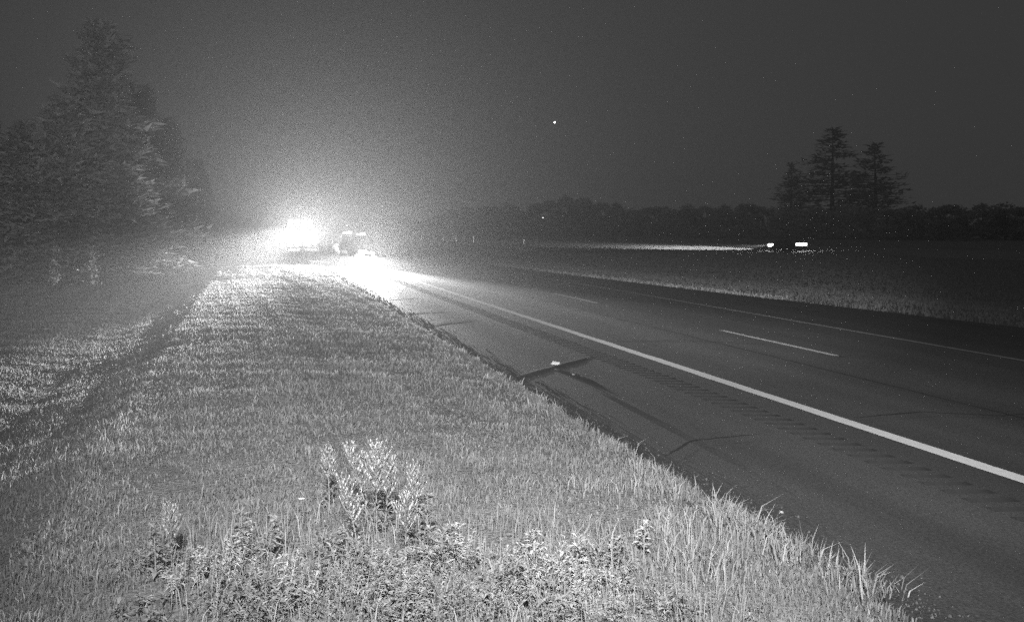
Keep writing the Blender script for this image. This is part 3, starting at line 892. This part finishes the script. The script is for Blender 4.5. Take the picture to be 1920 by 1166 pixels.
# ------------------------------------------------------------------ trees
def conifer_proto(h, rad, nw, seed, droop=.25, m=None, bare=.08):
    r_ = np.random.default_rng(seed)
    tb = MB(); tb.tube([(0, 0, -.3), (.05, 0, h * .5), (0, .04, h * .98)], [h * .014, h * .007, .01], 7)
    V, sizes = [], []
    for i in range(nw):
        t = bare + (1 - bare) * (i / nw) ** 0.9
        z = h * t
        br = rad * (1 - t) ** .75 * r_.uniform(.65, 1.15) + .12
        nb = r_.integers(4, 7)
        for k in range(nb):
            a = r_.uniform(0, 6.283)
            L = br * r_.uniform(.55, 1.1)
            d = np.array([math.cos(a), math.sin(a), .12 + .25 * t])
            tip = d * L; tip[2] -= droop * L
            tb.tube([(0, 0, z), tuple(np.array([0, 0, z]) + tip)], [.02 + .012 * L, .008], 3, False)
            m_ = int(10 + L * 24)
            u = r_.uniform(.15, 1.05, m_)
            c = np.array([0, 0, z]) + u[:, None] * d * L; c[:, 2] -= droop * L * u ** 2
            c += r_.normal(0, .09 + .03 * L, (m_, 3))
            s = r_.uniform(.14, .34, m_)[:, None]
            dirv = d / np.linalg.norm(d) + r_.normal(0, .55, (m_, 3))
            dirv /= np.linalg.norm(dirv, axis=1)[:, None]
            sd = np.cross(dirv, r_.normal(0, 1, (m_, 3))); sd /= np.linalg.norm(sd, axis=1)[:, None]
            V.append(np.stack([c - sd * s * .28, c + sd * s * .28, c + dirv * s * 1.3], 1).reshape(-1, 3))
    V = np.concatenate(V)
    n = len(V) // 3
    me_t = tb.mesh('trunk', M['bark'])
    return me_t, V, n

def tri_mesh(name, V, m):
    me = bpy.data.meshes.new(name); n = len(V)
    me.vertices.add(n); me.vertices.foreach_set('co', V.astype(np.float32).ravel())
    me.loops.add(n); me.loops.foreach_set('vertex_index', np.arange(n, dtype=np.int32))
    me.polygons.add(n // 3); me.polygons.foreach_set('loop_start', np.arange(0, n, 3, dtype=np.int32))
    me.update(calc_edges=True); me.materials.append(m)
    return me

def broad_proto(h, w, seed):
    r_ = np.random.default_rng(seed)
    tb = MB(); tb.tube([(0, 0, -.3), (.1, .05, h * .3), (0, 0, h * .75)], [h * .022, h * .016, .04], 7)
    V = []
    nl = 15
    for i in range(nl):
        a = r_.uniform(0, 6.283); zc = h * r_.uniform(.1, .85)
        rr = w * r_.uniform(.1, .75) * (1 - abs(zc / h - .5) * .9)
        c = np.array([math.cos(a) * rr, math.sin(a) * rr, zc])
        tb.tube([(0, 0, h * .25 + .3 * (zc - h * .25)), tuple(c)], [.06, .02], 4, False)
        R = w * r_.uniform(.24, .46)
        m_ = 170
        p = r_.normal(0, 1, (m_, 3)); p /= np.linalg.norm(p, axis=1)[:, None]
        p = c + p * (R * r_.uniform(.35, 1.12, m_)[:, None]) * np.array([1, 1, .8])
        p[:, 2] = np.maximum(p[:, 2], .3)
        s = r_.uniform(.18, .5, m_)[:, None] * (w / 3.2)
        d1 = r_.normal(0, 1, (m_, 3)); d1 /= np.linalg.norm(d1, axis=1)[:, None]
        d2 = np.cross(d1, r_.normal(0, 1, (m_, 3))); d2 /= np.linalg.norm(d2, axis=1)[:, None]
        V.append(np.stack([p - d1 * s * .5, p + d1 * s * .5, p + d2 * s], 1).reshape(-1, 3))
    return tb.mesh('trunk', M['bark']), np.concatenate(V)

def tree(name, me_t, me_c, loc, rz, sc, label, cat, group=None):
    r = empty(name, loc, rz); r.scale = (sc[0], sc[0], sc[1])
    tag(r, label, cat, group)
    for nm, me in (('trunk', me_t), ('crown', me_c)):
        o = bpy.data.objects.new(nm, me); COL.objects.link(o); o.parent = r
    return r

cp = []
for i, (h, rad, nw) in enumerate([(10, 3.1, 60), (10, 2.7, 56), (10, 3.5, 54)]):
    t, V, n = conifer_proto(h, rad, nw, 20 + i, droop=.3)
    cp.append((t, tri_mesh('crown', V, M['pine'])))
t, V, n = conifer_proto(10, 3.3, 34, 77, droop=.25)
V = V.reshape(-1, 3, 3); V = V[np.random.default_rng(5).uniform(0, 1, len(V)) < .3].reshape(-1, 3)
cp.append((t, tri_mesh('crown', V, M['pine'])))
bpz = []
for i in range(6):
    t, V = broad_proto(8, [2.6, 3.2, 3.6, 2.9, 2.3, 3.9][i], 40 + i)
    bpz.append((t, tri_mesh('crown', V, M['leaf'])))

# conifers at the left: px of trunk, fw, top py, width factor
left = [(190, 41, 40, 1.35, 0, 'tallest pine at the left, its tip near the top of the picture'),
        (262, 62, 165, 1.4, 1, 'second tallest pine, right of the tallest at the left'),
        (118, 38, 180, 1.4, 2, 'broad pine left of the tallest pine'),
        (312, 64, 225, 1.35, 2, 'pine with a ragged sloping top, between the tall pines and the pickup lamps'),
        (372, 92, 300, 1.2, 1, 'low pine nearest the pickup lamps, right end of the left pines'),
        (40, 38, 230, 1.5, 0, 'shadowy pine at the left picture border'),
        (225, 36, 310, 1.7, 2, 'short wide pine standing in front of the tallest pine'),
        (336, 61, 370, 1.5, 0, 'lowest bushy pine in front of the ragged topped one'),
        (150, 36, 380, 1.8, 1, 'lowest pine of all, behind the two pale saplings'),
        (-60, 40, 150, 1.5, 1, 'pine cut off by the left picture border')]
for px, fw, py, wf, k, lab in left:
    x, y, zt_ = at(px, py, fw); z0 = gz(x, y)
    sh = (zt_ - z0) / 10
    tree('pine_tree', cp[k][0], cp[k][1], (x, y, z0), random.uniform(0, 6), (max(.55, sh * .92) * wf, sh), lab, 'tree', 'pines at the wood edge on the left')
# two young saplings that catch the light
for px, lab in ((103, 'left of the two pale saplings under the pines'), (173, 'right of the two pale saplings under the pines')):
    x, y, z1 = at(px, 462, 30); z0 = gz(x, y)
    r = empty('sapling', (x, y, z0)); tag(r, lab, 'sapling', 'pale saplings under the pines')
    hgt = max(.6, z1 - z0)
    MB().tube([(0, 0, 0), (.02, 0, hgt)], [.012, .005], 5).build('stem', M['bark'], r)
    V = []
    m_ = 230
    t = rng.uniform(.12, 1, m_) ** .8; a = rng.uniform(0, 6.28, m_); rr = rng.uniform(0, .34, m_) * np.sin(np.clip(t, 0, 1) * 2.7) * (1 + .5 * np.sin(3 * a + px)) 
    p = np.stack([np.cos(a) * rr, np.sin(a) * rr, t * hgt], 1); s = rng.uniform(.03, .07, m_)[:, None]
    d1 = rng.normal(0, 1, (m_, 3)); d2 = rng.normal(0, 1, (m_, 3))
    V = np.stack([p - d1 * s * .5, p + d1 * s * .5, p + d2 * s * .8], 1).reshape(-1, 3)
    o = bpy.data.objects.new('crown', tri_mesh('crown', V, M['weed'])); COL.objects.link(o); o.parent = r

# big conifers on the right, nearer than the tree line
for px, fw, py, wf, k, lab in [(1560, 290, 240, 2.3, 3, 'huge dark conifer above the far car, tallest on the right'), (1484, 285, 305, 1.5, 3, 'dark conifer with jutting tiers just left of the huge one'),
                               (1640, 300, 268, 2.4, 3, 'dark conifer right of the huge one')]:
    x, y, zt_ = at(px, py, fw); z0 = gz(x, y); sh = (zt_ - z0) / 10
    tree('conifer', cp[k][0], cp[k][1], (x, y, z0), random.uniform(0, 6), (sh * wf * .9, sh), lab, 'tree', 'big conifers right of the tree line')

# tree line beyond the far road
prof_x = [560, 700, 800, 850, 900, 950, 1000, 1050, 1080, 1120, 1180, 1230, 1300, 1440, 1600, 1800, 1960]
prof_y = [405, 402, 400, 385, 382, 375, 372, 358, 356, 366, 380, 378, 372, 375, 374, 372, 372]
px = 560
i = 0
while px < 1990:
    fw = float(np.interp(px, [560, 900, 1200, 1500, 1960], [270, 250, 225, 185, 150])) + random.uniform(-10, 14)
    py = float(np.interp(px, prof_x, prof_y)) + random.uniform(-5, 9)
    x, y, zt_ = at(px, py, fw); z0 = gz(x, y); sh = (zt_ - z0) / 8.6
    k = i % 6
    wsc = max(1.0, sh) * random.uniform(.95, 1.3)
    tree('broadleaf_tree', bpz[k][0], bpz[k][1], (x, y, z0 - .2), random.uniform(0, 6), (wsc, sh), 'dark leafy tree in the even tree line beyond the far road', 'tree', 'trees in the line beyond the far road')
    px += F / fw * 3.6 * wsc * random.uniform(.36, .6)
    i += 1

# ------------------------------------------------------------------ a far lamp among the trees and a star
x, y, z = at(1018, 409, 200)
r = empty('far_lamp', (x, y, gz(x, y)))
tag(r, 'tiny far lamp shining before the dark tree line', 'lamp')
hz = z - gz(x, y)
MB().tube([(0, 0, 0), (0, 0, hz)], [.05, .03], 6).build('pole', M['plastic'], r)
MB().box(-.12, .12, -.12, .06, hz, hz + .14).build('lamp_head', M['window_lit'], r, bevel=.02)

bm = bmesh.new(); bmesh.ops.create_icosphere(bm, subdivisions=1, radius=1.3)
me = bpy.data.meshes.new('star'); bm.to_mesh(me); bm.free(); me.materials.append(M['star'])
st = bpy.data.objects.new('star', me); COL.objects.link(st); st.location = at(1040, 230, 1500)
tag(st, 'single bright star in the dark sky above the tree line', 'star')

# ------------------------------------------------------------------ thin mist over the whole place
HAZE = 0.0008
hb = MB().box(-310, 310, -40, 610, -4.5, 24)
hm = bpy.data.materials.new('haze'); hm.use_nodes = True
nt = hm.node_tree; nt.nodes.clear(); hm.cycles.volume_sampling = 'EQUIANGULAR'
vp = nt.nodes.new('ShaderNodeVolumePrincipled'); vo = nt.nodes.new('ShaderNodeOutputMaterial')
vp.inputs['Color'].default_value = (.98, .98, .98, 1); vp.inputs['Density'].default_value = HAZE; vp.inputs['Anisotropy'].default_value = 0.75
nt.links.new(vp.outputs[0], vo.inputs['Volume'])
ho = hb.build('haze', hm)
tag(ho, kind='stuff')
